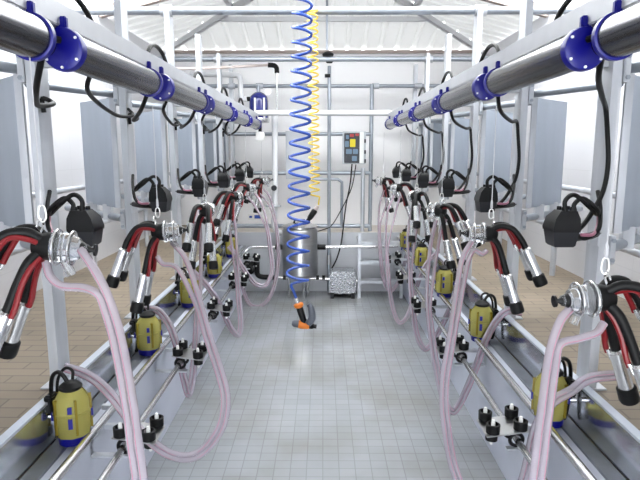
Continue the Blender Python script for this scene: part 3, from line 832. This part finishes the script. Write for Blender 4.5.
# drain tee on left beam end
p = at(260, 122, 5.98)
t = thing('drain_tee', 'small white tee with a black stub under the left beam end', 'valve', p); o = t.location
MB().cyl(p, p - Vector((0, 0, .10)), .018, 10).build('stub', 'black', t, o)
MB().box(tuple(p - Vector((.045, .04, .19))), tuple(p + Vector((.045, .04, -.10))), .01).build('body', 'white', t, o)

# stainless receiver tank
YT = 6.1
zt, zb = at(300, 226, YT).z, at(300, 279, YT).z; cx = at(300, 250, YT).x; R = .195
t = thing('receiver_tank', 'upright stainless steel tank standing behind the end of the blue coil hose', 'tank', (cx, YT, zb)); o = t.location
h = zt - zb
MB().lathe([(0, .06), (.03, .15), (.07, R), (h - .05, R), (h - .01, R * .9), (h, R * .8)], (cx, YT, zb), (0, 0, 1), 40).build('shell', 'brushed', t, o)
l = MB().lathe([(h - .012, R + .008), (h + .004, R + .008), (h + .03, R * .6), (h + .04, .06)], (cx, YT, zb), (0, 0, 1), 32).build('lid', 'steel', t, o)
MB().tube([(cx - .07, YT, zt + .03), (cx - .05, YT, zt + .07), (cx + .05, YT, zt + .07), (cx + .07, YT, zt + .03)], .01, 8).build('handle', 'black', l, o)
for a_ in (50, 170, 290):
    c_, s_ = math.cos(math.radians(a_)), math.sin(math.radians(a_))
    MB().cyl((cx + c_ * .13, YT + s_ * .13, .0), (cx + c_ * .13, YT + s_ * .13, zb + .06), .014, 8).build('leg', 'steel', t, o)
for (yp, xa, xb, r, nm, lab) in ((247, 252, 277, .016, 'inlet_pipe', 'stainless pipe entering the tank from the wash pipes of the left wall'), (247, 323, 398, .018, 'inlet_pipe', 'long stainless pipe running from the tank to the right pit wall')):
    a, b = at(xa, yp, YT), at(xb, yp - (1 if xb > 330 else 0), YT)
    t = thing(nm, lab, 'pipe', a); o = t.location
    MB().cyl(a, b, r, 12).build('pipe', 'steel', t, o)
    if xa < 300: j0, j1 = b - Vector((.02, 0, 0)), Vector((cx - R + .01, YT, b.z))
    else: j0, j1 = a + Vector((.03, 0, 0)), Vector((cx + R - .01, YT, a.z))
    MB().cyl(j0, j1, .03, 14).build('joint', 'black', t, o)
a = at(252, 247, YT)
tag(MB().tube([a, at(247, 250, YT), at(241, 257, YT - .1), at(232, 268, YT - .35)], .017, 12, 5).build('pipe_bend', 'steel'), 'short shiny pipe bend leading to the left wash pipe', 'pipe')
t = thing('drain_line', 'black elbow drain pipe low on the end wall left of the tank', 'pipe', at(262, 278, 6.25)); o = t.location
MB().tube([at(257, 257, 6.25), at(257, 270, 6.25), at(258, 275, 6.25), at(263, 277, 6.25), at(273, 277, 6.25)], .03, 12, 3).build('elbow', 'black', t, o)
MB().cyl(at(270, 277, 6.25), at(330, 279, 6.25), .016, 10).build('pipe', 'steel', t, o)
for xp in (272, 283, 316, 322): MB().cyl(at(xp, 277.5, 6.25), at(xp + 3, 277.6, 6.25), .026, 12).build('union', 'black', t, o)
MB().cyl(at(275, 249, 6.25), at(275, 277, 6.25), .012, 10).build('riser', 'steel', t, o)
t = thing('hose_valve', 'black valve with round knob on the end wall beside the black elbow', 'valve', at(252, 270, 6.2)); o = t.location
MB().tube([at(243, 275, 6.1), at(249, 268, 6.15), at(253, 262, 6.2), at(256, 254, 6.25)], .026, 12, 4).build('body', 'black', t, o)
MB().lathe([(0, .045), (.02, .05), (.04, .03)], at(251, 270, 6.15), (-.3, -1, .2), 14).build('knob', 'blackgloss', t, o)

# embossed pump box
a, b = at(329.5, 294, 6.08), at(356, 272, 6.08)
t = thing('pump_box', 'embossed tread plate box on low feet at the foot of the end wall', 'box', ((a.x + b.x) / 2, 6.2, 0)); o = t.location
MB().box((a.x, 6.08, a.z), (b.x, 6.34, b.z), .015).build('casing', 'tread', t, o)
for x in (a.x + .03, b.x - .03):
    for y in (6.11, 6.3): MB().box((x - .02, y - .02, 0), (x + .02, y + .02, a.z + .02)).build('foot', 'greybox', t, o)
MB().cyl(at(356, 281, 6.2), at(361, 281, 6.2), .02, 10).build('outlet', 'steel', t, o)

# step ladder out of the pit
YL = 6.12
t = thing('step_ladder', 'grey steel three tread ladder leading up out of the pit beside the right wall', 'ladder', (at(375, 290, YL).x, YL, 0)); o = t.location
x0, x1 = at(359.5, 250, YL).x, at(402, 250, YL).x
for x in (x0, x1):
    MB().bar((x, YL, 0), (x, YL, at(360, 234, YL).z), .035, .03, (0, 1, 0)).build('side_rail', 'galv', t, o)
    MB().bar((x, YL + .015, at(360, 241, YL).z), (x, YEND - .012, at(360, 241, YL).z), .03, .02).build('wall_stay', 'galv', t, o)
for yp in (243, 262, 281):
    z = at(360, yp, YL).z
    MB().box((x0 + .0, YL - .04, z - .022), (x1 - .0, YL + .09, z + .012), .004).build('tread', 'galv', t, o)

# ------------------------------------------------------------------ coil hoses
def helix(x_px, Y, ys, amp, turns, per=16):
    pts = []; N_ = turns * per
    for i in range(N_ + 1):
        u = i / N_
        yp = ys[0] + (ys[1] - ys[0]) * u
        xp = x_px[0] + (x_px[1] - x_px[0]) * u
        c = at(xp, yp, Y)
        R_ = amp[0] + (amp[1] - amp[0]) * u
        a_ = 2 * PI * turns * u
        pts.append(c + Vector((R_ * math.cos(a_), R_ * math.sin(a_), 0)))
    return pts
YC = 3.72
hp = helix((303.5, 297.5), YC, (-52, 280), (.056, .074), 23)
g0 = at(297.5, 302, YC)
t = thing('coil_hose', 'blue spiral air hose hanging from the roof down to the spray gun', 'hose', g0); o = t.location
MB().tube([hp[0] + Vector((0, 0, .12))] + hp + cr([hp[-1], at(292, 284, YC), at(293.5, 291, YC), at(297, 300, YC)], 5)[1:], .0095, 8).build('coil', 'coil', t, o)
MB().cyl(at(296, 298, YC), at(298, 303, YC), .013, 12).build('ferrule', 'steel', t, o)
YY = 3.9
hp = helix((312.5, 314.5), YY, (10, 197), (.034, .036), 26, 12)
t = thing('coil_hose', 'thin yellow spiral air hose hanging beside the blue one', 'hose', hp[-1]); o = t.location
MB().tube([at(305, 11, YY), at(308, 11, YY)] + hp + cr([hp[-1], at(319, 200, YY), at(318.5, 205, YY)], 4)[1:], .0055, 6).build('coil', 'yellow', t, o)
a, b = at(318, 206, YY), at(307, 222, YY)
t = thing('blow_gun', 'slim dark blow gun at the end of the yellow spiral hose', 'air gun', a); o = t.location
d = b - a; L = d.length
MB().lathe([(0, .010), (L * .25, .016)], a, d, 12).build('collar', 'copper', t, o)
MB().lathe([(L * .22, .014), (L * .3, .022), (L * .75, .019), (L * .85, .012)], a, d, 12).build('grip', 'blackgloss', t, o)
MB().lathe([(L * .8, .013), (L * 1.02, .017), (L * 1.05, .01)], a, d, 12).build('tip', 'black', t, o)

# spray gun: vertical grip with lever over a horizontal barrel
a, b = at(298, 303, YC), at(305, 325, YC)
t = thing('spray_gun', 'orange and black spray gun hanging on the blue spiral hose over the tiles', 'spray gun', b); o = t.location
d = (b - a).normalized(); L = (b - a).length
MB().lathe([(0, .018), (.006, .033), (.022, .034), (.032, .026)], a, d, 18).build('collar', 'orange', t, o, 'orange collar')
gr = MB().lathe([(.028, .022), (.05, .025), (L * .75, .023), (L, .024)], a, d, 18).build('grip', 'blackgloss', t, o)
MB().tube([at(308, 324, YC - .02), at(312, 318, YC - .02), at(311, 308, YC - .02), at(308.5, 304, YC - .02)], lambda u: .018 + .008 * math.sin(PI * min(1, u + .2)), 12, 6).build('lever', 'gungrey', t, o)
p0, p1 = at(292, 323, YC), at(316.5, 326.5, YC)
e = p1 - p0; el = e.length
MB().lathe([(0, .014), (.012, .024), (.05, .027)], p0, e, 18).build('spray_head', 'gungrey', t, o)
MB().lathe([(.046, .027), (.07, .031), (el * .66, .027), (el * .72, .022)], p0, e, 18).build('barrel', 'orange', t, o, 'orange barrel')
MB().lathe([(el * .70, .023), (el * .84, .022), (el * .9, .014), (el, .015)], p0, e, 18).build('rear_knob', 'blackgloss', t, o)

# ------------------------------------------------------------------ feed barrier behind stalls
for s in (-1, 1):
    t = thing('feed_barrier', f'low pipe barrier standing before the {SIDE[s]} side wall', 'barrier', (s * 1.76, 0, PLAT)); o = t.location
    for z in (1.38, 1.08): MB().cyl((s * 1.76, 1.2, z), (s * 1.76, 7.0, z), .02, 10).build('rail', 'galv', t, o)
    for y in (1.6, 2.9, 4.2, 5.5, 6.8): MB().cyl((s * 1.76, y, PLAT), (s * 1.76, y, 1.40), .022, 10).build('upright', 'galv', t, o)

# ------------------------------------------------------------------ light
w = bpy.data.worlds.new('sky'); SC.world = w; w.use_nodes = True
bg = w.node_tree.nodes['Background']; bg.inputs['Color'].default_value = (.93, .97, 1.0, 1); bg.inputs['Strength'].default_value = 5.0
sun = bpy.data.objects.new('sun', bpy.data.lights.new('sun', 'SUN')); COL.objects.link(sun)
sun.data.energy = 9.0; sun.data.angle = math.radians(20); sun.rotation_euler = (math.radians(-22), math.radians(8), 0)
vs = SC.view_settings
SC.display_settings.display_device = 'sRGB'
vs.view_transform = 'Standard'; vs.look = 'None'; vs.exposure = 0.98; vs.gamma = 1; vs.use_curve_mapping = False
SC.cycles.use_denoising = True
SC.cycles.max_bounces = 10; SC.cycles.transmission_bounces = 8; SC.cycles.caustics_refractive = False; SC.cycles.caustics_reflective = False
